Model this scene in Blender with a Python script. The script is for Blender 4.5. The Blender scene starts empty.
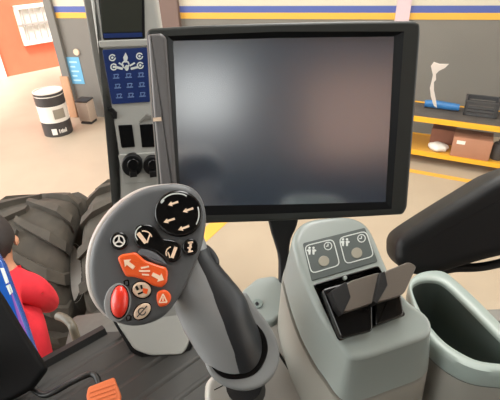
import bpy, bmesh, math, random
from mathutils import Vector, Matrix
random.seed(4)
SC = bpy.context.scene
COL = SC.collection
R = math.radians
V = Vector

# ------------------------------------------------------------------ camera
H, F = 2.7, 430.0
PITCH, ROLL = 32.0, -2.0
CM = Matrix.Rotation(R(90 - PITCH), 4, 'X') @ Matrix.Rotation(R(ROLL), 4, 'Z')
CR = CM.to_3x3()
C = V((0, 0, H))
cam_d = bpy.data.cameras.new('camera'); cam = bpy.data.objects.new('camera', cam_d)
COL.objects.link(cam); cam.matrix_world = Matrix.Translation(C) @ CM
cam_d.sensor_width = 36; cam_d.lens = 36 * F / 500; cam_d.clip_start = 0.02; cam_d.clip_end = 200
SC.camera = cam

def ray(px, py): return CR @ V(((px - 250) / F, (200 - py) / F, -1))
def P(px, py, d): return C + ray(px, py) * d
def atz(px, py, z):
    r = ray(px, py); return C + r * ((z - H) / r.z)
def aty(px, py, y):
    r = ray(px, py); return C + r * (y / r.y)

class Plane:
    def __init__(s, o, n, up=None):
        s.o = V(o); s.n = V(n).normalized()
        if s.n.dot(C - s.o) < 0: s.n = -s.n
        u = up or CR @ V((0, 1, 0))
        s.x = V(u).cross(s.n).normalized(); s.y = s.n.cross(s.x)
    def at(s, px, py, off=0.0):
        r = ray(px, py); o = s.o + s.n * off
        return C + r * ((o - C).dot(s.n) / r.dot(s.n))
    def uv(s, px, py, off=0.0):
        q = s.at(px, py, off) - s.o; return (q.dot(s.x), q.dot(s.y))
    def w(s, u, v, off=0.0): return s.o + s.x * u + s.y * v + s.n * off
def camn(x, y, z=1): return CR @ V((x, y, z))

# ------------------------------------------------------------------ materials
def mat(name, col, rough=0.5, metal=0.0, spec=0.5, noise=0.0, nscale=30, bump=0.0, bscale=400, coat=0.0):
    m = bpy.data.materials.new(name); m.use_nodes = True
    nt = m.node_tree; b = nt.nodes['Principled BSDF']
    b.inputs['Base Color'].default_value = (*col, 1); b.inputs['Roughness'].default_value = rough
    b.inputs['Metallic'].default_value = metal; b.inputs['Specular IOR Level'].default_value = spec
    b.inputs['Coat Weight'].default_value = coat
    tc = nt.nodes.new('ShaderNodeTexCoord')
    if noise:
        n = nt.nodes.new('ShaderNodeTexNoise'); n.inputs['Scale'].default_value = nscale; n.inputs['Detail'].default_value = 5
        nt.links.new(tc.outputs['Object'], n.inputs['Vector'])
        r = nt.nodes.new('ShaderNodeValToRGB')
        r.color_ramp.elements[0].position = .3; r.color_ramp.elements[1].position = .7
        r.color_ramp.elements[0].color = (*[c * (1 - noise) for c in col], 1)
        r.color_ramp.elements[1].color = (*[min(1, c * (1 + noise)) for c in col], 1)
        nt.links.new(n.outputs['Fac'], r.inputs['Fac']); nt.links.new(r.outputs['Color'], b.inputs['Base Color'])
    if bump:
        n = nt.nodes.new('ShaderNodeTexNoise'); n.inputs['Scale'].default_value = bscale
        nt.links.new(tc.outputs['Object'], n.inputs['Vector'])
        bp = nt.nodes.new('ShaderNodeBump'); bp.inputs['Strength'].default_value = bump; bp.inputs['Distance'].default_value = .001
        nt.links.new(n.outputs['Fac'], bp.inputs['Height']); nt.links.new(bp.outputs['Normal'], b.inputs['Normal'])
    return m
def s(r, g, b):   # sRGB 0-255 -> linear
    return tuple((c / 255 / 12.92) if c <= 10 else ((c / 255 + .055) / 1.055) ** 2.4 for c in (r, g, b))
M = dict(
    pod=mat('pod_grey_plastic', s(145, 153, 149), .27, bump=.05),
    base=mat('base_grey_plastic', s(136, 134, 126), .45, bump=.06),
    pale=mat('pale_console_plastic', s(160, 157, 150), .45, bump=.05),
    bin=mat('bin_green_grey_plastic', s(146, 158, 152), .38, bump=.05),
    binin=mat('bin_inside_shaded', s(84, 94, 89), .6, bump=.05),
    head=mat('stick_face_plastic', s(80, 82, 84), .5, bump=.06, bscale=900),
    neck=mat('stick_shell_plastic', s(138, 140, 141), .25, bump=.04, bscale=900),
    rub=mat('stick_rubber', s(40, 42, 45), .42, bump=.08, bscale=900),
    blk=mat('black_plastic', s(16, 16, 17), .45, spec=.35, bump=.05),
    gloss=mat('black_gloss', s(10, 10, 11), .2),
    mon=mat('monitor_plastic', s(40, 42, 40), .42, spec=.35, bump=.06, bscale=700),
    mongrip=mat('monitor_grip_plastic', s(92, 90, 90), .38, bump=.06, bscale=700),
    bez=mat('monitor_bezel', s(8, 9, 11), .35, spec=.25),
    screen=mat('screen_glass', s(42, 57, 72), .2, spec=1.0),
    white=mat('white_print', s(226, 222, 214), .5),
    peach=mat('warm_white_print', s(238, 208, 180), .5),
    org=mat('orange_plastic', s(226, 88, 34), .35),
    red=mat('red_plastic', s(222, 50, 34), .32, coat=.3),
    beige=mat('beige_plastic', s(210, 186, 162), .4),
    socket=mat('socket_grey', s(140, 142, 142), .4),
    panel=mat('panel_slate', s(70, 78, 76), .42),
    line=mat('panel_line', s(196, 202, 198), .5),
    lamp=mat('lamp_lens', s(140, 136, 122), .35),
    paddle=mat('paddle_taupe', s(82, 74, 66), .45, bump=.15, bscale=700),
    pillar=mat('pillar_grey', s(156, 156, 151), .5, bump=.05),
    sill=mat('sill_black', s(14, 14, 14), .6, spec=.3), seal=mat('pillar_seal', s(112, 110, 105), .6),
    key=mat('keypad_blue', s(22, 42, 92), .4),
    keyp=mat('keypad_print', s(96, 118, 160), .5),
    mat=None, rubber=mat('tyre_rubber', s(60, 55, 47), .85, noise=.25, nscale=9, bump=.2, bscale=60),
    vinyl=mat('black_vinyl', s(10, 10, 11), .5, spec=.3, bump=.08, bscale=500),
    hood=mat('blue_paint', s(24, 74, 150), .25, coat=.4),
    shirt=mat('red_cloth', s(204, 34, 48), .85, noise=.12, nscale=12, bump=.2, bscale=90),
    hair=mat('dark_hair', s(36, 30, 30), .6, noise=.3, nscale=60, bump=.4, bscale=200),
    skin=mat('skin', s(176, 126, 98), .55), jeans=mat('dark_trousers', s(44, 50, 66), .85, noise=.15, nscale=20),
    shoe=mat('black_shoe', s(24, 22, 22), .5),
    orw=mat('orange_render', s(226, 112, 80), .85, noise=.06, nscale=3),
    wframe=mat('white_window_frame', s(232, 226, 212), .5), iron=mat('grey_iron', s(170, 160, 152), .5),
    wgrey=mat('wall_grey_paint', s(118, 114, 108), .7, noise=.06, nscale=1.2),
    wcream=mat('wall_cream_paint', s(200, 192, 174), .7), wblue=mat('wall_blue_paint', s(80, 94, 158), .6), wyel=mat('wall_yellow_paint', s(222, 170, 70), .6),
    brown=mat('brown_steel', s(104, 84, 76), .6), lilac=mat('lilac_painted_reflection', s(208, 184, 190), .6),
    rackyel=mat('rack_yellow_paint', s(232, 170, 40), .5), plank=mat('dark_plank', s(78, 72, 68), .7, noise=.2, nscale=6),
    card=mat('cardboard', s(168, 118, 92), .8, noise=.08, nscale=5), card2=mat('old_cardboard', s(142, 94, 76), .8, noise=.08, nscale=5),
    crate=mat('dark_crate_plastic', s(64, 64, 66), .5), sheet=mat('blue_tarpaulin', s(42, 104, 160), .5, noise=.15, nscale=14), bag=mat('white_plastic_bag', s(214, 208, 200), .5),
    drumw=mat('drum_white', s(222, 214, 204), .45), drumb=mat('drum_charcoal', s(56, 52, 52), .45),
    poster=mat('poster_blue', s(104, 168, 204), .6), postw=mat('poster_pale', s(176, 210, 226), .6),
    steel=mat('dull_steel', s(116, 112, 106), .5, metal=.2, noise=.1), rod=mat('black_rod', s(26, 26, 26), .35),
    pedal=mat('orange_pedal_rubber', s(206, 104, 54), .5), hose=mat('pale_hose', s(80, 74, 62), .5),
    roof=mat('roof_liner', s(70, 70, 70), .8), wrear=mat('rear_wall_paint', s(84, 82, 82), .8), seat=mat('seat_cloth', s(34, 36, 42), .9),
    copper=mat('copper_brown', s(120, 72, 48), .4, metal=.4), smear=mat('pale_smear', s(238, 226, 214), .6), ceil=mat('roof_sheet', s(205, 200, 190), .8),
    chas=mat('chassis_grey', s(76, 76, 72), .55, noise=.1),
)
# ground: sealed workshop concrete
def concrete():
    m = mat('beige_concrete', s(172, 156, 136), .5, noise=.07, nscale=1.4); return m
M['floor'] = concrete(); M['screen'].node_tree.nodes['Principled BSDF'].inputs['IOR'].default_value = 2.1
def floormat():
    m = mat('black_ribbed_mat', s(54, 53, 50), .6); nt = m.node_tree; b = nt.nodes['Principled BSDF']
    tc = nt.nodes.new('ShaderNodeTexCoord'); mp = nt.nodes.new('ShaderNodeMapping'); mp.inputs['Rotation'].default_value = (0, 0, R(49))
    wv = nt.nodes.new('ShaderNodeTexWave'); wv.inputs['Scale'].default_value = 4.2; wv.bands_direction = 'X'
    rp = nt.nodes.new('ShaderNodeValToRGB'); rp.color_ramp.elements[0].position = .0; rp.color_ramp.elements[1].position = .16
    nz = nt.nodes.new('ShaderNodeTexNoise'); nz.inputs['Scale'].default_value = 25
    mx = nt.nodes.new('ShaderNodeMixRGB'); mx.blend_type = 'MIX'
    mx.inputs[1].default_value = (*s(30, 29, 27), 1); mx.inputs[2].default_value = (*s(44, 42, 39), 1)
    bp = nt.nodes.new('ShaderNodeBump'); bp.inputs['Distance'].default_value = .004; bp.inputs['Strength'].default_value = .8
    L = nt.links.new
    L(tc.outputs['Object'], mp.inputs['Vector']); L(mp.outputs['Vector'], wv.inputs['Vector']); L(wv.outputs['Fac'], rp.inputs['Fac'])
    L(rp.outputs['Color'], bp.inputs['Height']); L(bp.outputs['Normal'], b.inputs['Normal'])
    L(tc.outputs['Object'], nz.inputs['Vector']); L(nz.outputs['Fac'], mx.inputs[0]); L(mx.outputs['Color'], b.inputs['Base Color'])
    return m
M['mat'] = floormat()
def glassmat():
    m = bpy.data.materials.new('window_glass'); m.use_nodes = True; nt = m.node_tree; nt.nodes.clear()
    o = nt.nodes.new('ShaderNodeOutputMaterial'); t = nt.nodes.new('ShaderNodeBsdfTransparent'); t.inputs[0].default_value = (.96, .97, .96, 1)
    g = nt.nodes.new('ShaderNodeBsdfGlossy'); g.inputs['Roughness'].default_value = .08
    fr = nt.nodes.new('ShaderNodeFresnel'); fr.inputs['IOR'].default_value = 1.35; mx = nt.nodes.new('ShaderNodeMixShader')
    ge = nt.nodes.new('ShaderNodeNewGeometry'); mu = nt.nodes.new('ShaderNodeMath'); mu.operation = 'MULTIPLY'; iv = nt.nodes.new('ShaderNodeMath'); iv.operation = 'SUBTRACT'; iv.inputs[0].default_value = 1
    nt.links.new(ge.outputs['Backfacing'], iv.inputs[1]); nt.links.new(fr.outputs[0], mu.inputs[0]); nt.links.new(iv.outputs[0], mu.inputs[1]); nt.links.new(mu.outputs[0], mx.inputs[0]); nt.links.new(t.outputs[0], mx.inputs[1]); nt.links.new(g.outputs[0], mx.inputs[2]); nt.links.new(mx.outputs[0], o.inputs[0])
    return m
M['glass'] = glassmat()

# ------------------------------------------------------------------ object helpers
ROOT = {}
def root_loc(o):
    while o.parent: o = o.parent
    return ROOT.get(o.name, o.location.copy())
def thing(name, label, cat, loc, group=None):
    o = bpy.data.objects.new(name, None); COL.objects.link(o); o.location = loc; o.empty_display_size = .05
    o['label'] = label; o['category'] = cat
    if group: o['group'] = group
    ROOT[o.name] = V(loc); return o
def tag(o, label, cat, group=None):
    o['label'] = label; o['category'] = cat
    if group: o['group'] = group
    return o
def link(name, bm, m, parent=None, smooth=35, label=None):
    bmesh.ops.remove_doubles(bm, verts=bm.verts, dist=1e-6)
    bmesh.ops.recalc_face_normals(bm, faces=bm.faces)
    me = bpy.data.meshes.new(name)
    if parent is not None: org = root_loc(parent)
    else:
        zs = [v.co.z for v in bm.verts]; xs = [v.co.x for v in bm.verts]; ys = [v.co.y for v in bm.verts]
        org = V(((min(xs) + max(xs)) / 2, (min(ys) + max(ys)) / 2, min(zs)))
    for v in bm.verts: v.co -= org
    for f in bm.faces: f.smooth = True
    bm.to_mesh(me); bm.free()
    if smooth is not None: me.set_sharp_from_angle(angle=R(smooth))
    for k in (m if isinstance(m, list) else [m]): me.materials.append(k)
    o = bpy.data.objects.new(name, me); COL.objects.link(o)
    if parent is not None: o.parent = parent
    else: o.location = org; ROOT[o.name] = org
    if label: o['label'] = label
    return o
def struct(name, bm, m, **k):
    o = link(name, bm, m, **k); o['kind'] = 'structure'; return o

def catmull(pts, n=4, closed=True):
    out = []; N = len(pts)
    for i in range(N):
        p0, p1, p2, p3 = (V(pts[(i + k) % N]) for k in (-1, 0, 1, 2))
        for j in range(n):
            t = j / n
            out.append(tuple(.5 * (2 * p1 + (p2 - p0) * t + (2 * p0 - 5 * p1 + 4 * p2 - p3) * t * t + (3 * p1 - p0 - 3 * p2 + p3) * t ** 3)))
    return out
def rounded(pts, r, n=4):
    """round the corners of a 2-D polygon"""
    out = []; N = len(pts)
    for i in range(N):
        a, b, c = V(pts[i - 1]), V(pts[i]), V(pts[(i + 1) % N])
        l1, l2 = (a - b).length, (c - b).length
        rr = min(r, l1 * .45, l2 * .45)
        p, q = b + (a - b).normalized() * rr, b + (c - b).normalized() * rr
        for j in range(n + 1):
            t = j / n; out.append(tuple(p * (1 - t) ** 2 + b * 2 * t * (1 - t) + q * t * t))
    return out
def area(p): return sum(p[i - 1][0] * p[i][1] - p[i][0] * p[i - 1][1] for i in range(len(p))) / 2
def inset(p, d):
    out = []; N = len(p)
    for i in range(N):
        a, b, c = V(p[i - 1]), V(p[i]), V(p[(i + 1) % N])
        e1, e2 = (b - a), (c - b)
        if e1.length < 1e-9: e1 = e2
        if e2.length < 1e-9: e2 = e1
        e1 = e1.normalized(); e2 = e2.normalized()
        n1, n2 = V((-e1.y, e1.x)), V((-e2.y, e2.x)); m = n1 + n2
        if m.length < 1e-6: m = n1
        m.normalize(); k = max(.5, m.dot(n1))
        out.append(tuple(b + m * (d / k)))
    return out
def rings_bm(rings, cap0=True, cap1=True, bm=None, closed=True):
    bm = bm or bmesh.new(); vs = [[bm.verts.new(p) for p in r] for r in rings]
    for a, b in zip(vs, vs[1:]):
        n = len(a)
        for i in range(n if closed else n - 1):
            j = (i + 1) % n
            try: bm.faces.new((a[i], a[j], b[j], b[i]))
            except ValueError: pass
    if cap0: bm.faces.new(vs[0])
    if cap1: bm.faces.new(list(reversed(vs[-1])))
    return bm
def slab_rings(pts, pl, thick, bevel, back=None, down=None, flare=0, off=0, nb=4):
    if area(pts) < 0: pts = pts[::-1]
    rg = [[pl.w(u, v, off) for u, v in inset(pts, bevel * 1.3)]]
    for i in range(nb + 1):
        a = i / nb * math.pi / 2
        q = inset(pts, bevel * (1 - math.sin(a)))
        rg.append([pl.w(u, v, off - bevel * (1 - math.cos(a))) for u, v in q])
    q = inset(pts, -flare)
    if down is None:
        bb = back if back is not None else min(bevel, thick * .3)
        for i in range(nb + 1):
            a = i / nb * math.pi / 2
            q2 = inset(q, bb * (1 - math.cos(a)))
            rg.append([pl.w(u, v, off - thick + bb * (1 - math.sin(a))) for u, v in q2])
    else:
        rg.append([pl.w(u, v, off - bevel) + V(down) for u, v in q])
    return rg
def slab(name, px, pl, thick, bevel, m, parent=None, smooth_n=0, rnd=0, off=0, ang=35, label=None, bm=None, **k):
    pts = [pl.uv(x, y, off) for x, y in px]
    if smooth_n: pts = catmull(pts, smooth_n)
    if rnd: pts = rounded(pts, rnd)
    bm2 = rings_bm(slab_rings(pts, pl, thick, bevel, off=off, **k), bm=bm)
    if bm is not None: return bm
    return link(name, bm2, m, parent, ang, label)
def ell(cx, cy, rx, ry, rot=0, n=28):
    c, s_ = math.cos(R(rot)), math.sin(R(rot))
    return [(cx + rx * math.cos(t) * c - ry * math.sin(t) * s_, cy + rx * math.cos(t) * s_ + ry * math.sin(t) * c) for t in (2 * math.pi * i / n for i in range(n))]
def prints(name, polys, pl, off, m, parent, th=.0003, label=None):
    bm = bmesh.new()
    for px in polys:
        pts = [pl.uv(x, y, off) for x, y in px]
        if area(pts) < 0: pts = pts[::-1]
        rings_bm([[pl.w(u, v, off + th) for u, v in pts], [pl.w(u, v, off - th) for u, v in pts]], bm=bm)
    return link(name, bm, m, parent, 30, label)
def stroke(p, q, w):
    a, b = V(p), V(q); d = (b - a).normalized(); n = V((-d.y, d.x)) * w / 2
    return [tuple(a + n), tuple(b + n), tuple(b - n), tuple(a - n)]
def arc(cx, cy, r, a0, a1, w, n=10):
    o = [(cx + (r + w / 2) * math.cos(R(a)), cy + (r + w / 2) * math.sin(R(a))) for a in (a0 + (a1 - a0) * i / n for i in range(n + 1))]
    i_ = [(cx + (r - w / 2) * math.cos(R(a)), cy + (r - w / 2) * math.sin(R(a))) for a in (a1 + (a0 - a1) * i / n for i in range(n + 1))]
    return o + i_
def arrow(x, y, ang, L, w):
    """left-pointing arrow polygon rotated by ang (image degrees)"""
    pts = [(-L / 2, 0), (-L * .1, -w), (-L * .1, -w * .4), (L / 2, -w * .4), (L / 2, w * .4), (-L * .1, w * .4), (-L * .1, w)]
    c, s_ = math.cos(R(ang)), math.sin(R(ang))
    return [(x + a * c - b * s_, y + a * s_ + b * c) for a, b in pts]
def loopline(px, w):
    """thin closed frame as four-sided strips"""
    return [stroke(px[i], px[(i + 1) % len(px)], w) for i in range(len(px))]
def box_bm(c, size, rz=0, bev=0.0, bm=None, rot=None):
    b2 = bmesh.new(); bmesh.ops.create_cube(b2, size=1)
    for v in b2.verts: v.co = V((v.co.x * size[0], v.co.y * size[1], v.co.z * size[2]))
    if bev: bmesh.ops.bevel(b2, geom=b2.edges[:], offset=bev, segments=2, affect='EDGES', profile=.5)
    mx = Matrix.Translation(c) @ (rot.to_4x4() if rot else Matrix.Rotation(rz, 4, 'Z'))
    bmesh.ops.transform(b2, matrix=mx, verts=b2.verts)
    if bm is None: return b2
    me = bpy.data.meshes.new('tmp'); b2.to_mesh(me); b2.free(); bm.from_mesh(me); bpy.data.meshes.remove(me); return bm
def tube_bm(pts, rad, n=14, bm=None, sub=6):
    P_ = [V(p) for p in pts]; path = []; rr = []
    rad = rad if isinstance(rad, (list, tuple)) else [rad] * len(P_)
    for i in range(len(P_) - 1):
        p0, p1, p2, p3 = P_[max(0, i - 1)], P_[i], P_[i + 1], P_[min(len(P_) - 1, i + 2)]
        for j in range(sub):
            t = j / sub
            path.append(.5 * (2 * p1 + (p2 - p0) * t + (2 * p0 - 5 * p1 + 4 * p2 - p3) * t * t + (3 * p1 - p0 - 3 * p2 + p3) * t ** 3))
            rr.append(rad[i] * (1 - t) + rad[i + 1] * t)
    path.append(P_[-1]); rr.append(rad[-1])
    d0 = (path[1] - path[0]).normalized(); a = V((0, 0, 1)) if abs(d0.z) < .9 else V((1, 0, 0))
    u = d0.cross(a).normalized(); rings = []
    for i, p in enumerate(path):
        d = (path[min(i + 1, len(path) - 1)] - path[max(0, i - 1)]).normalized()
        u = (u - d * u.dot(d)).normalized(); w = d.cross(u)
        rings.append([p + (u * math.cos(t) + w * math.sin(t)) * rr[i] for t in (2 * math.pi * k / n for k in range(n))])
    return rings_bm(rings, bm=bm)
def lathe_bm(profile, c, axis=(0, 0, 1), n=32, bm=None):
    ax = V(axis).normalized(); a = V((0, 0, 1)) if abs(ax.z) < .9 else V((1, 0, 0)); u = ax.cross(a).normalized(); w = ax.cross(u)
    return rings_bm([[V(c) + ax * h + (u * math.cos(t) + w * math.sin(t)) * max(r, 1e-4) for t in (2 * math.pi * k / n for k in range(n))] for r, h in profile], bm=bm)

FZ = 1.6      # cab floor height

# ================================================================== SETTING: workshop and yard
struct('floor', box_bm((0, 6, -.05), (60, 44, .1)), M['floor'])
# back wall of the workshop
WA, WB = V((-3.2, 7.4, 0)), V((9.0, 4.65, 0))
_d=(WB-WA).normalized(); _n=V((_d.y,-_d.x,0)); _r=ray(55,12); WA = (lambda p: V((p.x,p.y,0)))(C+_r*((WA-C).dot(_n)/_r.dot(_n)))
wdir = (WB - WA).normalized(); wn = V((wdir.y, -wdir.x, 0)); wl = (WB - WA).length; wrz = math.atan2(wdir.y, wdir.x)
def wall_pt(t, z, o=0): return WA + wdir * t + wn * o + V((0, 0, z))
def wall_box(t0, t1, z0, z1, o0, o1, bm=None): return box_bm(wall_pt((t0 + t1) / 2, (z0 + z1) / 2, (o0 + o1) / 2), (t1 - t0, abs(o1 - o0), z1 - z0), wrz, bm=bm)
def wall_hit(px, py, o=0):
    r = ray(px, py); k = (WA + wn * o - C).dot(wn) / r.dot(wn); p = C + r * k; return (p - WA).dot(wdir), p.z
zb = wall_hit(300, 19)[1]; zm = wall_hit(300, 12.6)[1]; zt = wall_hit(300, 5.8)[1]
wb = struct('wall_back', wall_box(0, wl, 0, 4.5, -.2, 0), M['wgrey'])
struct('upper_wall_paint', wall_box(0, wl, zt, 4.5, 0, .006), M['wcream'], parent=wb)
struct('blue_stripe', wall_box(0, wl, zm, zt, 0, .008), M['wblue'], parent=wb)
struct('yellow_stripe', wall_box(0, wl, zb, zm, 0, .008), M['wyel'], parent=wb)
t0 = wall_hit(166, 10)[0]; t1 = wall_hit(180, 10)[0]
struct('trim_1', wall_box(t0 - .25, t1, 0, 4.4, 0, .1), M['brown'])
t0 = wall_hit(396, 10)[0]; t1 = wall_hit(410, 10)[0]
struct('reflection_strip', wall_box(t0, t1, 0, 4.4, 0, .05), M['lilac'])  # pale lilac strip standing in for a reflection on the cab glass
# door jamb at the end of the back wall
bm = wall_box(-.13, .0, 0, 4.5, -.3, .06); wall_box(-.17, -.13, 0, 4.5, -.2, 0, bm)
struct('trim_3', bm, M['seal'])
# rear wall of the workshop, unseen; openings placed to put glare on the screen
bm = bmesh.new(); ry = -5.5
def rw(x0, x1, z0, z1): box_bm(((x0 + x1) / 2, ry, (z0 + z1) / 2), (x1 - x0, .2, z1 - z0), bm=bm)
rw(-10, -2.7, 0, 5.6); rw(-2.7, -1.95, 0, 2.9); rw(-2.7, -1.95, 4.9, 5.6); rw(-1.95, -1.3, 0, 5.6)
rw(-1.3, -.3, 0, 3.85); rw(-1.3, -.3, 4.75, 5.6); rw(-.3, 9, 0, 5.6)
struct('wall_rear', bm, M['wrear'])
struct('screen_tint_panel', box_bm((1.75, ry + .13, 2.3), (1.9, .05, 4.6)), mat('pinkish_tint_panel', s(214, 184, 170), .7))  # unseen panel added to give the screen a pinkish reflection

# workshop roof
bm = box_bm((2.3, 1.0, 5.7), (13.4, 13.2, .12))
struct('roof', bm, M['ceil'])

# orange building across the yard
B0 = atz(6, 77, 0); B1 = atz(60, 66, 0); bd = (B1 - B0); bd.z = 0; bd.normalize(); bn = V((bd.y, -bd.x, 0)); brz = math.atan2(bd.y, bd.x)
def bpt(t, z, o=0): return B0 + bd * t + bn * o + V((0, 0, z))
def bbox(t0, t1, z0, z1, o0, o1, bm=None): return box_bm(bpt((t0 + t1) / 2, (z0 + z1) / 2, (o0 + o1) / 2), (t1 - t0, abs(o1 - o0), z1 - z0), brz, bm=bm)
def bhit(px, py):
    r = ray(px, py); k = (B0 - C).dot(bn) / r.dot(bn); p = C + r * k; return (p - B0).dot(bd), p.z
struct('wall_yard', bbox(-6, 9, 0, 6, -.3, 0), M['orw'])
wt0, wz1 = bhit(12, 6); wt1 = bhit(56, 20)[0]; wz0 = bhit(21, 46)[1]
bm = bmesh.new(); fw = .08
bbox(wt0, wt1, wz0, wz0 + fw, 0, .09, bm); bbox(wt0, wt1, wz1 - fw, wz1, 0, .07, bm); bbox(wt0, wt0 + fw, wz0, wz1, 0, .07, bm); bbox(wt1 - fw, wt1, wz0, wz1, 0, .07, bm)
win = struct('window_2', bm, M['wframe'])
pn = struct('window_pane', bbox(wt0 + fw, wt1 - fw, wz0 + fw, wz1 - fw, 0, .02), mat('pale_pane', s(226, 224, 216), .3), parent=win)
bm = bmesh.new()
for i in range(1, 6):
    t = wt0 + (wt1 - wt0) * i / 6; bbox(t - .008, t + .008, wz0 + fw, wz1 - fw, .05, .075, bm)
bbox(wt0, wt1, wz1 - .42, wz1 - .38, .045, .08, bm)
struct('window_bars', bm, M['iron'], parent=win)
dt = bhit(0, 70)[0]
dr = struct('door_1', bbox(dt - .9, dt - .06, 0, 2.1, 0, .05), M['seal'])
bm = bmesh.new(); bbox(dt - .06, dt + .08, 0, 2.2, 0, .09, bm); bbox(dt - 1.06, dt - .9, 0, 2.2, 0, .09, bm); bbox(dt - .9, dt - .06, 2.1, 2.2, 0, .09, bm)
struct('door_frame', bm, M['wframe'], parent=dr)

# painted floor lines
def line_on_floor(name, a, b, w):
    a, b = V(a), V(b); d = (b - a).normalized(); n = V((-d.y, d.x, 0)) * w / 2
    bm = rings_bm([[p + V((0, 0, z)) for p in (a + n, b + n, b - n, a - n)] for z in (.004, 0)])
    o = struct(name, bm, M['wyel']); return o
a, b = atz(412, 171, 0), atz(468, 181, 0); d = (b - a)
line_on_floor('floor_line', a - d * 1.2, b + d * 3, .09)
a, b = atz(204, 236, 0), atz(222, 220, 0); d = (b - a)
line_on_floor('floor_line', a - d * .2, b + d * 2.2, .16)

# ================================================================== WORKSHOP THINGS
# rack
ra, rb = atz(412, 163, 0), atz(500, 178, 0); rd = rb - ra; rd.normalize(); rnv = V((-rd.y, rd.x, 0)); rrz = math.atan2(rd.y, rd.x)
RO = ra - rd * .35
def rpt(t, dep, z): return RO + rd * t + rnv * dep + V((0, 0, z))
def rhit(px, py, dep=0):
    r = ray(px, py); o = RO + rnv * dep; k = (o - C).dot(rnv) / r.dot(rnv); p = C + r * k; return (p - RO).dot(rd), p.z
def rbox(t0, t1, d0, d1, z0, z1, bm=None, bev=0): return box_bm(rpt((t0 + t1) / 2, (d0 + d1) / 2, (z0 + z1) / 2), (t1 - t0, d1 - d0, z1 - z0), rrz, bev, bm=bm)
z_hi = rhit(455, 122)[1]; z_lo = rhit(455, 157)[1]
RL, RD = 2.6, .62
rk = thing('storage_rack', 'yellow beamed storage rack holding boxes against grey wall', 'rack', rpt(RL / 2, RD / 2, 0))
for dep in (.0, RD - .05):
    for t in (0, RL - .06): link('rack_post', rbox(t, t + .06, dep, dep + .05, 0, z_hi + .02), M['rackyel'], rk)
for zz in (z_hi, z_lo):
    for dep in (0, RD - .04): link('shelf_beam', rbox(0.06, RL - .06, dep, dep + .04, zz - .058, zz), M['rackyel'], rk)
    link('shelf_board', rbox(0.05, RL - .05, .03, RD - .03, zz - .03, zz - .005), M['plank'] if zz == z_hi else mat('yellow_board', s(206, 150, 60), .6), rk)
def on_rack(px, py, zz):  # a point on a shelf
    p = atz(px, py, zz); q = p - RO; return q.dot(rd), q.dot(rnv)
Z1, Z0 = z_hi + .001, z_lo + .001
# blue rolled tarpaulin
ta, da = on_rack(424, 107, z_hi); tb, _ = on_rack(459, 109, z_hi); da = min(max(da, .2), .5)
bm = tube_bm([rpt(ta, da, Z1 + .05), rpt((ta * 2 + tb) / 3, da + .01, Z1 + .052), rpt((ta + tb * 2) / 3, da, Z1 + .05), rpt(tb, da, Z1 + .047)], [.046, .052, .049, .043], 18)
tag(link('tarpaulin_roll', bm, M['sheet']), 'blue rolled tarpaulin lying on the top shelf of rack', 'tarpaulin')
# dark crate
tc_, dc_ = on_rack(480, 110, z_hi); dc_ = min(max(dc_, .22), .42)
cr = thing('plastic_crate', 'dark grey plastic crate on the rack beside blue tarpaulin', 'crate', rpt(tc_, dc_, Z1))
w_, dd, hh = .38, .26, .17
bm = bmesh.new()
rbox(tc_ - w_ / 2, tc_ + w_ / 2, dc_ - dd / 2, dc_ + dd / 2, Z1, Z1 + .012, bm)
for (a0, a1, b0, b1) in ((-w_ / 2, w_ / 2, -dd / 2, -dd / 2 + .012), (-w_ / 2, w_ / 2, dd / 2 - .012, dd / 2), (-w_ / 2, -w_ / 2 + .012, -dd / 2, dd / 2), (w_ / 2 - .012, w_ / 2, -dd / 2, dd / 2)):
    for k in range(4): rbox(tc_ + a0, tc_ + a1, dc_ + b0, dc_ + b1, Z1 + .012 + k * .042, Z1 + .042 + k * .042, bm)
for sx in (-1, 1):
    for sy in (-1, 1): rbox(tc_ + sx * (w_ / 2 - .02) - .02, tc_ + sx * (w_ / 2 - .02) + .02, dc_ + sy * (dd / 2 - .01) - .01, dc_ + sy * (dd / 2 - .01) + .01, Z1, Z1 + hh, bm)
link('crate_body', bm, M['crate'], cr)
bm = bmesh.new()
for (a0, a1, b0, b1) in ((-w_ / 2 - .008, w_ / 2 + .008, -dd / 2 - .008, -dd / 2 + .016), (-w_ / 2 - .008, w_ / 2 + .008, dd / 2 - .016, dd / 2 + .008), (-w_ / 2 - .008, -w_ / 2 + .016, -dd / 2, dd / 2), (w_ / 2 - .016, w_ / 2 + .008, -dd / 2, dd / 2)):
    rbox(tc_ + a0, tc_ + a1, dc_ + b0, dc_ + b1, Z1 + hh, Z1 + hh + .02, bm)
link('rim', bm, M['crate'], cr)
# cartons on the lower shelf
def carton(px0, px1, pybot, h, dep, deplen, label, m, lab=None, tilt=0):
    zz = Z0; t0 = rhit(px0, pybot, dep)[0]; t1 = rhit(px1, pybot, dep)[0]
    c = thing('cardboard_box', label, 'box', rpt((t0 + t1) / 2, dep + deplen / 2, zz))
    link('carton_body', rbox(t0, t1, dep, dep + deplen, zz, zz + h, bev=.004), m, c)
    bm = bmesh.new()
    rbox(t0 + .002, t1 - .002, dep + .004, dep + deplen / 2 - .004, zz + h, zz + h + .004, bm); rbox(t0 + .002, t1 - .002, dep + deplen / 2 + .004, dep + deplen - .004, zz + h, zz + h + .004, bm)
    link('flap', bm, m, c)
    if lab:
        l0 = t0 + (t1 - t0) * .1; l1 = t0 + (t1 - t0) * .32
        link('paper_label', rbox(l0, l1, dep - .002, dep, zz + h * .68, zz + h * .86), M['white'], c)
    else: link('packing_tape', rbox((t0 + t1) / 2 - .02, (t0 + t1) / 2 + .02, dep, dep + deplen, zz + h + .004, zz + h + .0055), M['card2'], c)
carton(449, 489, 158, .255, .02, .3, 'open tan cardboard box with white label on lower shelf', M['card'], True)
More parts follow.
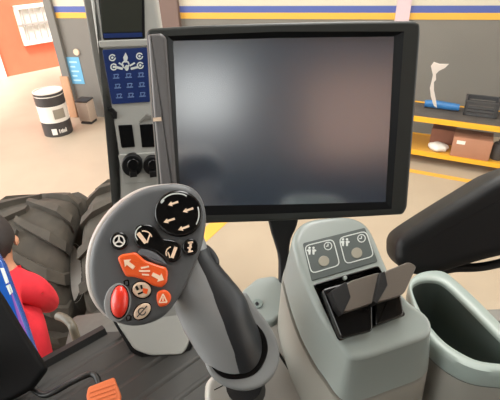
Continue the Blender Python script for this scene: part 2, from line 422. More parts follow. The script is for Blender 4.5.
carton(428, 452, 148, .2, .34, .24, 'dark brown cardboard box behind the white bag on lower shelf', M['card2'])
t0 = rhit(428, 150, .12)[0]; t1 = rhit(447, 150, .12)[0]
bm = bmesh.new(); bmesh.ops.create_uvsphere(bm, u_segments=20, v_segments=10, radius=1)
for v in bm.verts:
    n = 1 + .12 * math.sin(v.co.x * 7 + v.co.y * 5) + .08 * math.sin(v.co.y * 11)
    z = max(v.co.z, -.6); v.co = rpt((t0 + t1) / 2 + v.co.x * n * (t1 - t0) * .55, .15 + v.co.y * n * .1, Z0 + .036 + z * .06)
tag(link('plastic_bag', bm, M['bag'], smooth=60), 'crumpled white plastic bag on lower shelf beside tan box', 'bag')
t0 = rhit(490, 150, .1)[0]
bm = lathe_bm([(.0, 0), (.075, 0), (.08, .01), (.08, .16), (.07, .2), (.03, .22), (.028, .25), (0, .25)], rpt(t0 + .1, .16, Z0))
tag(link('jerry_can', bm, M['crate']), 'dark plastic can at right edge of lower rack shelf', 'can')

# oil drum
db = atz(59, 132, 0)
dm = thing('oil_drum', 'white and charcoal banded oil drum on concrete near wall', 'drum', db)
r_ = .22; KD = 1.15
def band(z0, z1, m, name='drum_band', dr=0.0, lab=None):
    link(name, lathe_bm([(r_ + dr, z0), (r_ + dr, z1)], db, n=40), m, dm, label=lab)
link('drum_shell', lathe_bm([(0, .012), (r_ - .02, .012), (r_ - .02, 0), (r_, 0), (r_, .235), (r_ + .006, .243), (r_, .251), (r_, .47), (r_ + .006, .478), (r_, .486), (r_, .7), (r_ - .018, .7), (r_ - .018, .685), (0, .685)], db, n=40), M['drumw'], dm)
def band_bm(z0, z1): 
    return rings_bm([[db + V((math.cos(t) * rr, math.sin(t) * rr, z)) for t in (2 * math.pi * k / 40 for k in range(40))] for rr, z in ((r_ + .001, z0), (r_ + .003, z0), (r_ + .003, z1), (r_ + .001, z1))], cap0=False, cap1=False)
link('drum_band', band_bm(.0, .23), M['drumb'], dm); link('drum_band', band_bm(.495, .635), M['drumb'], dm); link('drum_band', band_bm(.65, .685), M['drumb'], dm)
def on_drum(a0, a1, z0, z1, name, m, par):
    n = 8; rr = r_ + .006
    bm = bmesh.new(); va = [[bm.verts.new(db + V((math.cos(R(a0 + (a1 - a0) * i / n)) * q, math.sin(R(a0 + (a1 - a0) * i / n)) * q, z)) ) for i in range(n + 1)] for q, z in ((rr, z0), (rr, z1), (rr - .005, z1), (rr - .005, z0))]
    for k in range(4):
        for i in range(n): bm.faces.new((va[k][i], va[k][i + 1], va[(k + 1) % 4][i + 1], va[(k + 1) % 4][i]))
    return link(name, bm, m, par)
dang = math.degrees(math.atan2(-db.y, -db.x))
on_drum(dang - 2, dang + 44, 0.29, .44, 'printed_label', mat('label_grey', s(140, 132, 118), .5), dm)
on_drum(dang - 26, dang - 6, .04, .14, 'logo', M['white'], dm)
for k, (w0, h_) in enumerate(((0, .16), (7, .13), (12, .15), (17, .12), (22, .12), (27, .17))):
    on_drum(dang + 2 + w0, dang + 2 + w0 + 3.6, .06, .06 + h_ * .4, 'brand_lettering', M['white'], dm)

# poster and boxes at the foot of the back wall, left of the pillar
t0, z1 = wall_hit(66, 57); t1, z0 = wall_hit(85, 84)
po = thing('poster', 'pale blue poster fixed on grey workshop wall', 'poster', wall_pt((t0 + t1) / 2, z0, .01))
link('sheet', wall_box(t0, t1, z0, z1, .001, .008), M['poster'], po)
bm = bmesh.new()
for k in range(5):
    zz = z1 - (z1 - z0) * (.15 + .17 * k); wall_box(t0 + .04, t1 - .05 - .05 * (k % 2), zz - .025, zz, .008, .0095, bm)
link('printed_rows', bm, M['postw'], po)
t0, z0 = wall_hit(77, 52)
tag(link('wall_clock', lathe_bm([(0, 0), (.05, 0), (.055, .02), (.045, .03), (0, .03)], wall_pt(t0, z0, .001), wn), M['beige']), 'small round beige fitting on wall above blue poster', 'fitting')
tk = wall_hit(69, 95, .1)[0]; tc2 = wall_hit(84, 100, .25)[0]
tag(link('plywood_board', box_bm(wall_pt(tk - .03, .36, .06), (.15, .05, .72), wrz, .005), mat('plywood', s(182, 140, 108), .7, noise=.1, nscale=4)), 'tan plywood board standing against wall beside oil drum', 'board')
cab = thing('tool_cabinet', 'small grey beige metal cabinet standing under the blue poster', 'cabinet', wall_pt(tc2, 0, .25))
link('cabinet_body', box_bm(wall_pt(tc2, .22, .25), (.22, .2, .35), wrz, .01), mat('cabinet_beige', s(172, 154, 138), .6), cab)
link('plinth', box_bm(wall_pt(tc2, .015, .25), (.19, .19, .03), wrz), M['drumb'], cab)
link('door_panel', box_bm(wall_pt(tc2, .22, .356), (.17, .012, .28), wrz, .003), mat('cabinet_door', s(160, 142, 128), .6), cab)
link('worktop', box_bm(wall_pt(tc2, .395, .25), (.22, .22, .03), wrz, .004), M['drumb'], cab)

# ================================================================== TYRES
def tyre(c, ax, Rr, W, label, grp=None):
    c = V(c); ax = V(ax).normalized(); up = V((0, 0, 1)); fw = up.cross(ax).normalized()
    t = thing('tractor_wheel', label, 'tyre', (c.x, c.y, 0))
    prof = [(.36, -.30), (.5, -.42), (.72, -.5), (.88, -.49), (.945, -.42), (.965, -.2), (.97, 0), (.965, .2), (.945, .42), (.88, .49), (.72, .5), (.5, .42), (.36, .30)]
    n = 72; bm = bmesh.new()
    rings = [[c + ax * (h * W) + (fw * math.cos(a) + up * math.sin(a)) * r * (Rr - .035) / .97 for a in (2 * math.pi * k / n for k in range(n))] for r, h in prof]
    rings_bm(rings + [rings[0]], False, False, bm)
    link('carcass', bm, M['rubber'], t, 50)
    N = 16
    for side in (-1, 1):
        for k in range(N):
            a0 = 2 * math.pi * (k + (.5 if side > 0 else 0)) / N
            rgs = []
            for q in range(9):
                f = q / 8; h = side * W * (-.03 + .545 * f); a = a0 + .36 * f ** .9
                drop = .0 if f < .75 else (f - .75) / .25 * .06
                hw = .028 + .012 * f
                ro, ri = Rr - drop, Rr - .09 - drop
                rad = lambda an: fw * math.cos(an) + up * math.sin(an)
                dw = hw / Rr
                rgs.append([c + ax * h + rad(a - dw * 1.25) * ri, c + ax * h + rad(a - dw * .9) * ro, c + ax * h + rad(a + dw * .9) * ro, c + ax * h + rad(a + dw * 1.25) * ri])
            link('lug', rings_bm(rgs), M['rubber'], t, 30)
    link('rim', lathe_bm([(Rr * .1, -.02 * W), (Rr * .3, -.05 * W), (Rr * .36, -.31 * W), (Rr * .4, -.33 * W), (Rr * .4, -.3 * W), (Rr * .36, .3 * W), (Rr * .4, .33 * W), (Rr * .36, .31 * W), (Rr * .3, .05 * W), (Rr * .1, .02 * W)], c, ax, 40), M['drumw'], t)
    return t
ty1 = P(38, 200, 2.98)
TR = .6
tyre((-1.5, 2.42, TR), (1, .06, 0), TR, .62, 'large muddy tractor tyre beside the person in red')
tyre((-.78, 2.5, TR + .03), (1, .06, 0), TR + .03, .62, 'second tractor tyre partly hidden behind the grey control pillar')

# ================================================================== PERSON
def skin_obj(name, verts, edges, radii, m, parent, sub=2, root=0):
    me = bpy.data.meshes.new(name); org = root_loc(parent)
    me.from_pydata([V(v) - org for v in verts], edges, []); o = bpy.data.objects.new(name, me); COL.objects.link(o); o.parent = parent
    md = o.modifiers.new('skin', 'SKIN'); md.use_smooth_shade = True
    for i, sv in enumerate(me.skin_vertices[0].data):
        r = radii[i]; sv.radius = r if isinstance(r, tuple) else (r, r); sv.use_root = (i == root)
    ss = o.modifiers.new('sub', 'SUBSURF'); ss.levels = sub; ss.render_levels = sub
    me.materials.append(m)
    dg = bpy.context.evaluated_depsgraph_get(); dg.update()
    me2 = bpy.data.meshes.new_from_object(o.evaluated_get(dg)); o.modifiers.clear(); o.data = me2
    for p in me2.polygons: p.use_smooth = True
    if not me2.materials: me2.materials.append(m)
    return o
pb = V((-1.06, 1.3, 0))   # where the person stands
fdir = V((-.35, .94, 0)).normalized(); rdir = V((fdir.y, -fdir.x, 0)); Z = V((0, 0, 1))
def Q(r, f, z): return pb + rdir * r + fdir * f + Z * z
pe = thing('person', 'person in a red shirt with dark hair, bending towards the tractor tyre', 'person', pb)
vb = dict(pel=Q(0, -.06, .93), sp1=Q(0, -.02, 1.08), sp2=Q(0, .07, 1.24), neck=Q(0, .16, 1.42), nk2=Q(0, .2, 1.47), hd1=Q(0, .235, 1.53), hd2=Q(0, .25, 1.6), top=Q(0, .255, 1.645),
    hl=Q(-.09, -.05, .88), hr=Q(.09, -.05, .88), kl=Q(-.11, .0, .48), kr=Q(.11, .0, .48), al=Q(-.11, -.03, .09), ar=Q(.11, -.03, .09), tl=Q(-.12, .13, .04), tr=Q(.12, .13, .04),
    sl=Q(-.13, .12, 1.345), sr=Q(.13, .12, 1.345), el=Q(-.15, .26, 1.12), er=Q(.13, .26, 1.12), wl=Q(-.1, .41, 1.06), wr=Q(.04, .41, 1.06), pl=Q(-.1, .48, 1.05), pr=Q(.03, .48, 1.05))
ks = list(vb); ix = {k: i for i, k in enumerate(ks)}
ed = [('pel', 'sp1'), ('sp1', 'sp2'), ('sp2', 'neck'), ('neck', 'nk2'), ('nk2', 'hd1'), ('hd1', 'hd2'), ('hd2', 'top'), ('pel', 'hl'), ('pel', 'hr'), ('hl', 'kl'), ('hr', 'kr'), ('kl', 'al'), ('kr', 'ar'), ('al', 'tl'), ('ar', 'tr'),
      ('neck', 'sl'), ('neck', 'sr'), ('sl', 'el'), ('sr', 'er'), ('el', 'wl'), ('er', 'wr'), ('wl', 'pl'), ('wr', 'pr')]
rad = dict(pel=.09, sp1=.07, sp2=.07, neck=.062, nk2=.055, hd1=.075, hd2=.085, top=.05, hl=.085, hr=.085, kl=.055, kr=.055, al=.036, ar=.036, tl=.032, tr=.032, sl=.035, sr=.035, el=.03, er=.03, wl=.027, wr=.027, pl=.03, pr=.03)
# fingers and thumb grown from each palm, curled around the tyre lug
vs = [vb[k] for k in ks]; es = [(ix[a], ix[b]) for a, b in ed]; rs = [rad[k] for k in ks]
for side, key in ((-1, 'pl'), (1, 'pr')):
    base = vb[key]
    for k, L in enumerate((.068, .078, .072, .056)):
        o_ = rdir * (.027 - .018 * k) * -side
        pts = [base + o_ + fdir * .035, base + o_ * 1.1 + fdir * (.035 + L * .5) - Z * .008, base + o_ * 1.15 + fdir * (.035 + L * .85) - Z * .03]
        i0 = len(vs); vs += pts; rs += [.0095, .0085, .0075]; es += [(ix[key], i0), (i0, i0 + 1), (i0 + 1, i0 + 2)]
    i0 = len(vs); vs += [base - rdir * side * .035 + fdir * .005 - Z * .01, base - rdir * side * .045 + fdir * .04 - Z * .02]; rs += [.011, .009]; es += [(ix[key], i0), (i0, i0 + 1)]
vs += [Q(0, .325, 1.55), Q(0, .34, 1.54)]; rs += [.014, .01]; es += [(ix['hd1'], len(vs) - 2), (len(vs) - 2, len(vs) - 1)]
body = skin_obj('body', vs, es, rs, M['skin'], pe)
for sx in (-1, 1):
    link('eye', lathe_bm([(0, 0), (.009, .001), (.007, .006), (0, .007)], Q(sx * .03, .318, 1.582), fdir, 14), M['hair'], pe, 60)
link('mouth', tube_bm([Q(-.022, .312, 1.51), Q(0, .32, 1.508), Q(.022, .312, 1.51)], .005, 8), mat('lips', s(150, 84, 76), .5), pe)
sv = {k: vb[k] for k in ('pel', 'sp1', 'sp2', 'neck', 'sl', 'sr')}
sv['wa'] = Q(0, -.05, .95); sv['cl'] = Q(0, .175, 1.425); sv['ml'] = vb['sl'].lerp(vb['el'], .92); sv['mr'] = vb['sr'].lerp(vb['er'], .92)
sv['fl'] = vb['el'].lerp(vb['wl'], .85); sv['fr'] = vb['er'].lerp(vb['wr'], .85)
sk = ['wa', 'sp1', 'sp2', 'neck', 'cl', 'sl', 'sr', 'ml', 'mr', 'fl', 'fr']; si = {k: i for i, k in enumerate(sk)}
skin_obj('shirt', [sv[k] for k in sk], [(si[a], si[b]) for a, b in (('wa', 'sp1'), ('sp1', 'sp2'), ('sp2', 'neck'), ('neck', 'cl'), ('neck', 'sl'), ('neck', 'sr'), ('sl', 'ml'), ('sr', 'mr'), ('ml', 'fl'), ('mr', 'fr'))],
         [.132, .14, .142, .086, .062, .068, .068, .056, .056, .042, .042], M['shirt'], pe)
tk_ = ['pel', 'hl', 'hr', 'kl', 'kr', 'al', 'ar']; ti = {k: i for i, k in enumerate(tk_)}
skin_obj('trousers', [vb[k] for k in tk_], [(ti[a], ti[b]) for a, b in (('pel', 'hl'), ('pel', 'hr'), ('hl', 'kl'), ('hr', 'kr'), ('kl', 'al'), ('kr', 'ar'))], [.128, .097, .097, .068, .068, .056, .056], M['jeans'], pe)
hc = Q(0, .235, 1.60)
bm = bmesh.new(); bmesh.ops.create_uvsphere(bm, u_segments=28, v_segments=18, radius=1)
for v in list(bm.verts):
    x, y, z = v.co
    n = 1 + .025 * math.sin(9 * x + 5 * z) + .02 * math.sin(13 * y + 7 * x)
    face = 1.0 if y < .35 else max(.72, 1 - .45 * (y - .35))
    v.co = hc + rdir * x * .097 * n + fdir * y * .112 * n * face + Z * (z * .108 * n + (.012 if y > .3 else 0))
link('hair', bm, M['hair'], pe, 60)
for sx in (-1, 1):
    link('ear', lathe_bm([(0, 0), (.018, .004), (.024, .012), (.014, .02), (0, .021)], Q(sx * .082, .25, 1.55), rdir * sx, 16), M['skin'], pe, 60)
for sx, k in ((-1, 'l'), (1, 'r')):
    bm = tube_bm([Q(sx * .11, -.08, .045), Q(sx * .112, -.02, .05), Q(sx * .118, .08, .042), Q(sx * .122, .17, .036)], [.04, .05, .046, .032], 16)
    for v in bm.verts: v.co.z = max(v.co.z, 0.0)
    link('shoe', bm, M['shoe'], pe, 60)

# ================================================================== CAB SHELL
e0 = atz(43, 367, FZ); e1 = atz(106, 332, FZ); ed_ = (e1 - e0); 
fl = [e0 - ed_ * 6, e1, V((.95, e1.y + .02, FZ)), V((.95, -.9, FZ)), V((e0 - ed_ * 6).xy.to_3d()) * 0 + V(((e0 - ed_ * 6).x, -.9, FZ))]
bm = rings_bm([[p + V((0, 0, 0)) for p in fl], [p - V((0, 0, .06)) for p in fl]])
struct('cab_floor', bm, M['mat'])
# raised sill along the door edge
n_ = V((-ed_.y, ed_.x, 0)).normalized(); a_, b_ = e0 - ed_ * 5, e1
bm = rings_bm([[p + o + V((0, 0, z)) for p, o, z in ((q, n_ * 0, -.06), (q, n_ * .025, -.06), (q, n_ * .025, .012), (q, n_ * 0.0, .018), (q, -n_ * .012, .0))] for q in (a_, b_)])
struct('trim_4', bm, M['sill'])

# cab window glass with a pale smear on it
gp = Plane(V((.4, 1.0, 2.4)), V((0, -1, .0)), Z)
bm = box_bm((.62, 1.0, 2.46), (1.5, .005, 1.7)); struct('window_1', bm, M['glass'])
dl = [(431, 66), (434, 62), (440, 64), (449, 64), (445, 68), (439, 71), (436, 74), (436, 80), (434, 82), (434, 90), (436, 100), (437, 108), (434, 106), (431, 97), (430, 88), (432, 80), (433, 75)]
o = slab('glass_smear', dl, gp, .001, .0002, M['smear'], off=.0045, ang=30)
tag(o, 'pale ragged smear on the window glass', 'sticker')
# sill below the window that the pane stands on and cab wall
struct('wall_front', box_bm((.62, .98, 1.56), (1.5, .05, .1)), M['seal'])
# low cab rear wall, unseen; put in to darken the screen's lower reflection
struct('wall_cab', box_bm((.1, -.92, 2.1), (1.7, .05, 1.05)), M['seat'])
# cab roof over the driver
struct('ceiling', box_bm((.2, -.35, 3.36), (1.7, 1.2, .06)), M['roof'])

# ================================================================== CONTROL PILLAR
ybase = atz(167, 357, FZ).y
pp = Plane(V((-.3, ybase + .06, FZ)), V((.12, -1, 0)), Z)
fp = Plane(atz(165, 358, FZ), V((.12, -1, .62)), Z)
pil = thing('control_pillar', 'grey cab pillar with blue keypad, screen and sockets behind joystick', 'pillar', fp.at(165, 357))
ol = [(86, -25), (151, -25), (156, 0), (162, 40), (170, 110), (177, 180), (184, 260), (188, 310), (189, 338), (120, 338), (118, 310), (118, 250), (116, 160), (106, 105), (99, 60), (90, 0)]
slab('pillar_body', ol, pp, .09, .008, M['pillar'], pil, rnd=.012)
sd = [(80, -25), (87, -25), (92, 0), (101, 60), (108, 108), (109, 114), (104, 112), (93, 60), (83, 0)]
slab('door_seal', sd, pp, .04, .004, M['seal'], pil, off=-.02)
sl2 = [(74, -25), (82, -25), (86, 0), (96, 60), (108, 112), (104, 112), (91, 66), (80, 10)]
# screen on top
slab('display_frame', [(96, -20), (144, -20), (145, 39), (103, 40)], pp, .004, .001, M['blk'], pil, off=.002, rnd=.004)
slab('small_display', [(99, -18), (141, -18), (142, 32), (102, 33)], pp, .003, .0005, mat('dull_display', s(44, 46, 40), .3), pil, off=.004, rnd=.002)
prints('display_edge', [[(103, 33.5), (142, 32.5), (142.5, 37), (104, 38)]], pp, .004, M['key'], pil)
slab('crossbar', [(98, 41), (148, 39), (149, 46), (100, 48)], pp, .006, .002, M['pillar'], pil, off=.005, rnd=.003)
kp = slab('keypad', [(102, 50), (147, 47.5), (150, 102), (112, 104.5)], pp, .003, .001, M['key'], pil, off=.003, rnd=.003)
def kxy(u, v):  # keypad bilinear
    a = V((102, 50)).lerp(V((147, 47.5)), u); b = V((112, 104.5)).lerp(V((150, 102)), u); return a.lerp(b, v)
polys = []
for r_i, v in enumerate((.1, .19)):
    for u in (.2, .82):
        x, y = kxy(u, .15 + .17 * r_i); polys.append(arc(x, y, 3, 0, 330, 1.2)); polys.append(ell(x, y, 1.2, 1.2, n=8))
x, y = kxy(.5, .16); polys += [[(x, y - 5), (x + 2.4, y), (x + 1, y + 5), (x - 1, y + 5), (x - 2.4, y)], arc(x, y + 7, 3.4, 0, 350, 1.4)]
x, y = kxy(.5, .35); polys += [stroke((x - 12, y - 1), (x - 4, y + 1), 2.2), stroke((x + 4, y + 1), (x + 12, y - 1), 2.2), stroke((x - 8, y - 5), (x - 3, y - 2), 1.6), stroke((x + 8, y - 5), (x + 3, y - 2), 1.6), ell(x, y, 2, 3, n=10)]
prints('main_symbols', polys, pp, .0032, M['line'], kp)
polys = []
for v in (.5, .68, .86):
    for u in (.22, .52, .82):
        x, y = kxy(u, v)
        polys += [stroke((x - 3.2, y + 1.6), (x + 3.2, y + 1.2), 1.1), stroke((x - 2.6, y - 2), (x + 2, y - 2.4), .9), stroke((x - 2, y - 2), (x - 1.4, y + 1.6), .9), stroke((x + 2.4, y - 2.4), (x + 1, y + 1), .9)]
prints('key_symbols', polys, pp, .0032, M['keyp'], kp)
# latches, sockets and outlets
slab('latch', [(107, 108), (112, 108), (117, 113), (117, 119), (113, 119), (112, 113), (108, 111)], pp, .006, .001, M['blk'], pil, off=.004)
slab('latch', [(139, 122), (146, 114), (151, 116), (151, 120), (146, 119), (141, 123)], pp, .006, .001, M['seal'], pil, off=.004)
slab('socket', [(118, 125.5), (132, 125), (135, 147), (121.5, 148)], pp, .004, .0008, M['gloss'], pil, off=.0025, rnd=.002)
slab('socket', [(139.5, 125), (153, 124), (156, 147), (142, 147.5)], pp, .004, .0008, M['gloss'], pil, off=.0025, rnd=.002)
slab('outlet_plate', [(118, 155), (162, 152), (166, 180), (124, 184)], pp, .004, .001, M['pillar'], pil, off=.003, rnd=.004)
for (cx, cy, rr) in ((132, 166, 10.5), (152, 166, 9)):
    q = slab('power_outlet', ell(cx, cy, rr, rr * 1.05), pp, .016, .003, M['blk'], pil, off=.014)
    slab('outlet_cap', ell(cx + 1, cy - 1, rr * .55, rr * .55), pp, .012, .002, M['gloss'], q, off=.022)
    slab('outlet_tab', [(cx - 3, cy + 6), (cx + 4, cy + 5), (cx + 5, cy + 11), (cx - 2, cy + 12)], pp, .012, .002, M['blk'], q, off=.02)
slab('pillar_foot', [(113, 314), (118, 326), (134, 350), (150, 356), (183, 355), (189, 344), (190, 300), (113, 300)], fp, .03, .006, M['pillar'], pil, rnd=.014)
slab('rubber_foot', [(113, 322), (131, 353), (149, 360.5), (186, 359.5), (193, 345), (194, 318), (113, 318)], fp, .02, .003, M['blk'], pil, off=-.012, rnd=.014)

# ================================================================== LEFT FOREGROUND: hood, black panel, pedal
hp = Plane(P(10, 300, 1.36), camn(.1, .38), Z)
hd = thing('tractor_hood', 'blue tractor bonnet panel with pale lettering, left of red shirt', 'hood', hp.at(10, 360))
slab('hood_panel', [(-50, 200), (-8, 246), (2, 262), (11, 287), (24, 322), (32, 347), (42, 372), (10, 380), (-50, 300)], hp, .04, .004, M['hood'], hd)
prints('pale_lettering', [[(0, 268), (4, 268), (9, 282), (6, 284)], [(6, 286), (10, 284), (13, 292), (10, 295)]], hp, .0004, M['line'], hd)
prints('purple_reflection', [[(6, 276), (9, 284), (23, 322), (31, 346), (28, 345), (20, 325)]], hp, .0004, mat('painted_purple_reflection', s(120, 70, 150), .4), hd)  # purple streak painted in as a reflection along the bonnet
bp_ = Plane(P(20, 350, 1.17), camn(.1, .38), Z)
slab_o = slab('steering_console', [(-60, 236), (-14, 276), (0, 296), (20, 330), (45, 369), (30, 389), (10, 400), (-60, 424)], bp_, .04, .01, mat('console_black', s(7, 7, 8), .75, spec=.15), rnd=.012)
tag(slab_o, 'black steering console beside the blue bonnet at floor edge', 'console')
bm = lathe_bm([(.0, 0), (.055, 0), (.05, .08), (.045, .2), (.03, .22), (0, .22)], atz(-6, 404, FZ) + V((-.01, 0, 0)), n=28)
tag(link('column_boot', bm, M['pod']), 'pale grey column boot at left bottom edge of cab floor', 'boot')
pd = thing('foot_pedal', 'orange ribbed foot pedal on bent black rod', 'pedal', atz(104, 392, FZ))
zq = FZ + .06
pts = [atz(-14, 366, zq), atz(2, 370, zq), atz(18, 377, zq), atz(32, 388, zq - .02), atz(44, 395, zq - .02), atz(56, 391, zq - .01), atz(70, 383, zq), atz(84, 376, zq + .01), atz(92, 374, zq + .01), atz(97, 378, zq + .01), atz(100, 388, zq)]
link('pedal_arm', tube_bm(pts, .0085, 12), M['rod'], pd)
pl_ = Plane(atz(104, 392, FZ + .075), V((.1, -.45, 1)))
pad = slab('pedal_pad', [(88, 387), (114, 377), (121, 396), (118, 412), (90, 414), (86, 396)], pl_, .014, .003, M['pedal'], pd, rnd=.006)
bm = bmesh.new()
for k in range(6):
    o_ = k * 4.6; slab('rib', [(90, 391 + o_), (114 + k * .5, 382.5 + o_ * .95), (114.6 + k * .5, 384.6 + o_ * .95), (90, 393.2 + o_)], pl_, .004, .0008, None, off=.0022, bm=bm)
link('ribs', bm, M['pedal'], pad)
# chassis and hose seen below the sill
tag(link('chassis_box', box_bm((-.68, 1.3, .61), (.3, .3, 1.22), R(8), .03), M['chas']), 'grey tractor chassis box below the cab door sill', 'chassis')
tag(link('hose', tube_bm([P(58, 316, 1.66), P(64, 318, 1.64), P(71, 324, 1.62), P(75, 334, 1.62), V((*P(76, 340, 1.64).xy, 1.225))], .016, 12), M['hose']), 'pale curved hose beside the grey chassis box', 'hose')

# ================================================================== DISPLAY MONITOR
mp = Plane(P(280, 120, .55), camn(0, -.264), None)
mo = thing('display_monitor', 'large dark framed touch monitor with a blank glossy screen', 'monitor', mp.at(280, 222))
outer_px = [(145.5, 32), (150, 28), (200, 25), (280, 22.5), (350, 21), (414, 20.5), (420.5, 23), (421, 32), (414.5, 120), (407.5, 208), (403.5, 215), (340, 218.5), (280, 221.5), (215, 223.5), (178, 224.5), (166, 214), (157, 185), (151, 110)]
inner_px = [(167.5, 36), (280, 31.5), (404, 31.5), (398, 120), (391.5, 209), (280, 213.5), (179, 216), (173, 120)]
scr_px = [(173, 41), (280, 38), (394, 36.5), (390, 120), (385.5, 202), (280, 204.5), (181, 206), (176.5, 120)]
def ring_fill(bm, la, lb):
    es = [bm.edges.get((l[i], l[(i + 1) % len(l)])) or bm.edges.new((l[i], l[(i + 1) % len(l)])) for l in (la, lb) for i in range(len(l))]
    bmesh.ops.triangle_fill(bm, edges=es, use_beauty=True)
pts = rounded([mp.uv(*p) for p in outer_px], .004, 3)
rg = slab_rings(pts, mp, .035, .004, back=.01)
bm = rings_bm(rg, cap0=False)
bm.verts.ensure_lookup_table()
la = [bm.verts[i] for i in range(len(rg[0]))]
lb = [bm.verts.new(mp.at(*p)) for p in inner_px]
ring_fill(bm, la, lb)
link('housing', bm, M['mon'], mo)
bm = bmesh.new()
q0 = [mp.uv(*p) for p in inner_px]; 
r0 = [mp.w(u, v, 0) for u, v in q0]; r1 = [mp.w(u, v, -.001) for u, v in inset(q0 if area(q0) > 0 else q0[::-1], .001)]
rings_bm([[mp.at(*p) for p in inner_px], [mp.at(*p, -.0025) for p in inner_px], [mp.at(*p, -.007) for p in scr_px], [mp.at(*p, -.012) for p in scr_px]], False, False, bm)
link('bezel', bm, M['bez'], mo, 20)
bm = rings_bm([[mp.at(*p, -.0068) for p in scr_px], [mp.at(*p, -.011) for p in scr_px]])
link('screen', bm, M['screen'], mo, 20)
slab('side_grip', [(147.5, 34), (161, 33), (166, 38), (171, 110), (176, 180), (179, 217), (170, 214), (160, 184), (153, 110)], mp, .008, .0035, M['mongrip'], mo, off=.0035, rnd=.003)
prints('white_tick', [[(153, 118), (161, 117), (161.5, 121), (153.5, 121.5)]], mp, .0042, M['beige'], mo, th=.001)
# mounting arm down to the armrest
ap = Plane(P(278, 250, .63), camn(0, -.1))
slab('mounting_arm', [(268, 205), (298, 205), (297, 226), (291, 240), (289, 262), (291, 300), (280, 300), (279, 262), (275, 245), (270, 228)], ap, .022, .004, M['blk'], mo, smooth_n=3)
slab('bracket_plate', [(215, 150), (345, 145), (340, 218), (222, 221)], mp, .012, .002, M['blk'], mo, off=-.036, rnd=.01)

# ================================================================== ARMREST CONTROL POD
PD0 = .455
q0 = P(345, 352, PD0); q1 = atz(426, 326, q0.z); wv_ = (q1 - q0).normalized(); fv = Z.cross(wv_).normalized()
TILT = 33
sv_ = fv * math.cos(R(TILT)) + Z * math.sin(R(TILT))
pod_n = wv_.cross(sv_).normalized()
pl = Plane(q0, pod_n, sv_)
pod = thing('control_pod', 'grey armrest control pod with slate panel and two paddles', 'control pod', q0 - Z * .14)
pod_px = [(348, 357), (338, 343), (325, 325), (311, 299), (301, 273), (295, 252), (293, 240), (298, 228), (309, 220), (330, 216.5), (350, 216.5), (364, 222), (373, 233), (383, 256), (396, 284), (410, 301), (426, 313), (433, 325), (429, 338), (400, 349), (370, 359), (355, 361)]
uvp = catmull([pl.uv(*p) for p in pod_px], 3)
rg = slab_rings(uvp, pl, .06, .007, down=(0, 0, -.054), flare=.009, nb=5)
slot_px = [(314, 285), (378, 267), (404, 314.5), (339, 340)]
suv = rounded([pl.uv(*p) for p in slot_px], .002, 3)
bm = rings_bm(rg, cap0=False); bm.verts.ensure_lookup_table()
la = [bm.verts[i] for i in range(len(rg[0]))]; lb = [bm.verts.new(pl.w(u, v)) for u, v in suv]
ring_fill(bm, la, lb)
link('pod_housing', bm, M['pod'], pod, 40)
link('slot_liner', rings_bm([[pl.w(u, v, .0006) for u, v in inset(suv if area(suv) > 0 else suv[::-1], -.0012)], [pl.w(u, v, .0008) for u, v in (suv if area(suv) > 0 else suv[::-1])], [pl.w(u, v, -.02) for u, v in (suv if area(suv) > 0 else suv[::-1])]], cap0=False), M['gloss'], pod)
# lower shell below the seam
uvb = uvp if area(uvp) > 0 else uvp[::-1]
def drop(q, dz, ex): return [pl.w(u, v, -.009) + V((0, 0, dz)) for u, v in inset(q, -ex)]
link('seam_gap', rings_bm([drop(uvb, -.0535, .0072), drop(uvb, -.0585, .0072)]), M['gloss'], pod)
link('lower_shell', rings_bm([drop(uvb, -.0572, .0085), drop(uvb, -.059, .0105), drop(uvb, -.09, .0125), drop(uvb, -.1395, .016)]), M['base'], pod, 40)
# switch panel
pan = slab('switch_panel', [(303, 243), (365, 227.5), (378, 261.5), (312, 281)], pl, .003, .0006, M['panel'], pod, off=.0012, rnd=.002)
for fr in ([(304.5, 246), (333, 239), (340, 265), (311.5, 273.5)], [(339, 238), (366, 231), (374, 256), (345.5, 264)]):
    pt = rounded(fr, 5, 3); prints('panel_outline', loopline(pt, .9), pl, .0014, M['line'], pan)
for (x, y, r__) in ((324, 261, 5.4), (357, 252.8, 5.4)):
    slab('indicator_lamp', ell(x, y, r__, r__), pl, .003, .0006, M['lamp'], pan, off=.0022)
pol = []
for (x, y) in ((328, 246), (361.5, 238.3)):
    pol += [arc(x, y, 3.8, 0, 359, .8, 16), stroke((x, y - 2.4), (x, y + .4), .8), stroke((x, y), (x - 2.2, y + .4), .8)]
for (x, y) in ((311.5, 250.5), (345, 242)):
    for dx in (-2, 2): pol += [ell(x + dx, y - 2.6, 1.2, 1.2, n=8), [(x + dx - 1.3, y - 1), (x + dx + 1.3, y - 1), (x + dx + .8, y + 4), (x + dx - .8, y + 4)]]
    pol += [[(x - 5, y), (x - 3, y - 1.4), (x - 3, y + 1.4)], [(x + 5, y), (x + 3, y - 1.4), (x + 3, y + 1.4)]]
prints('panel_symbols', pol, pl, .0014, M['line'], pan)
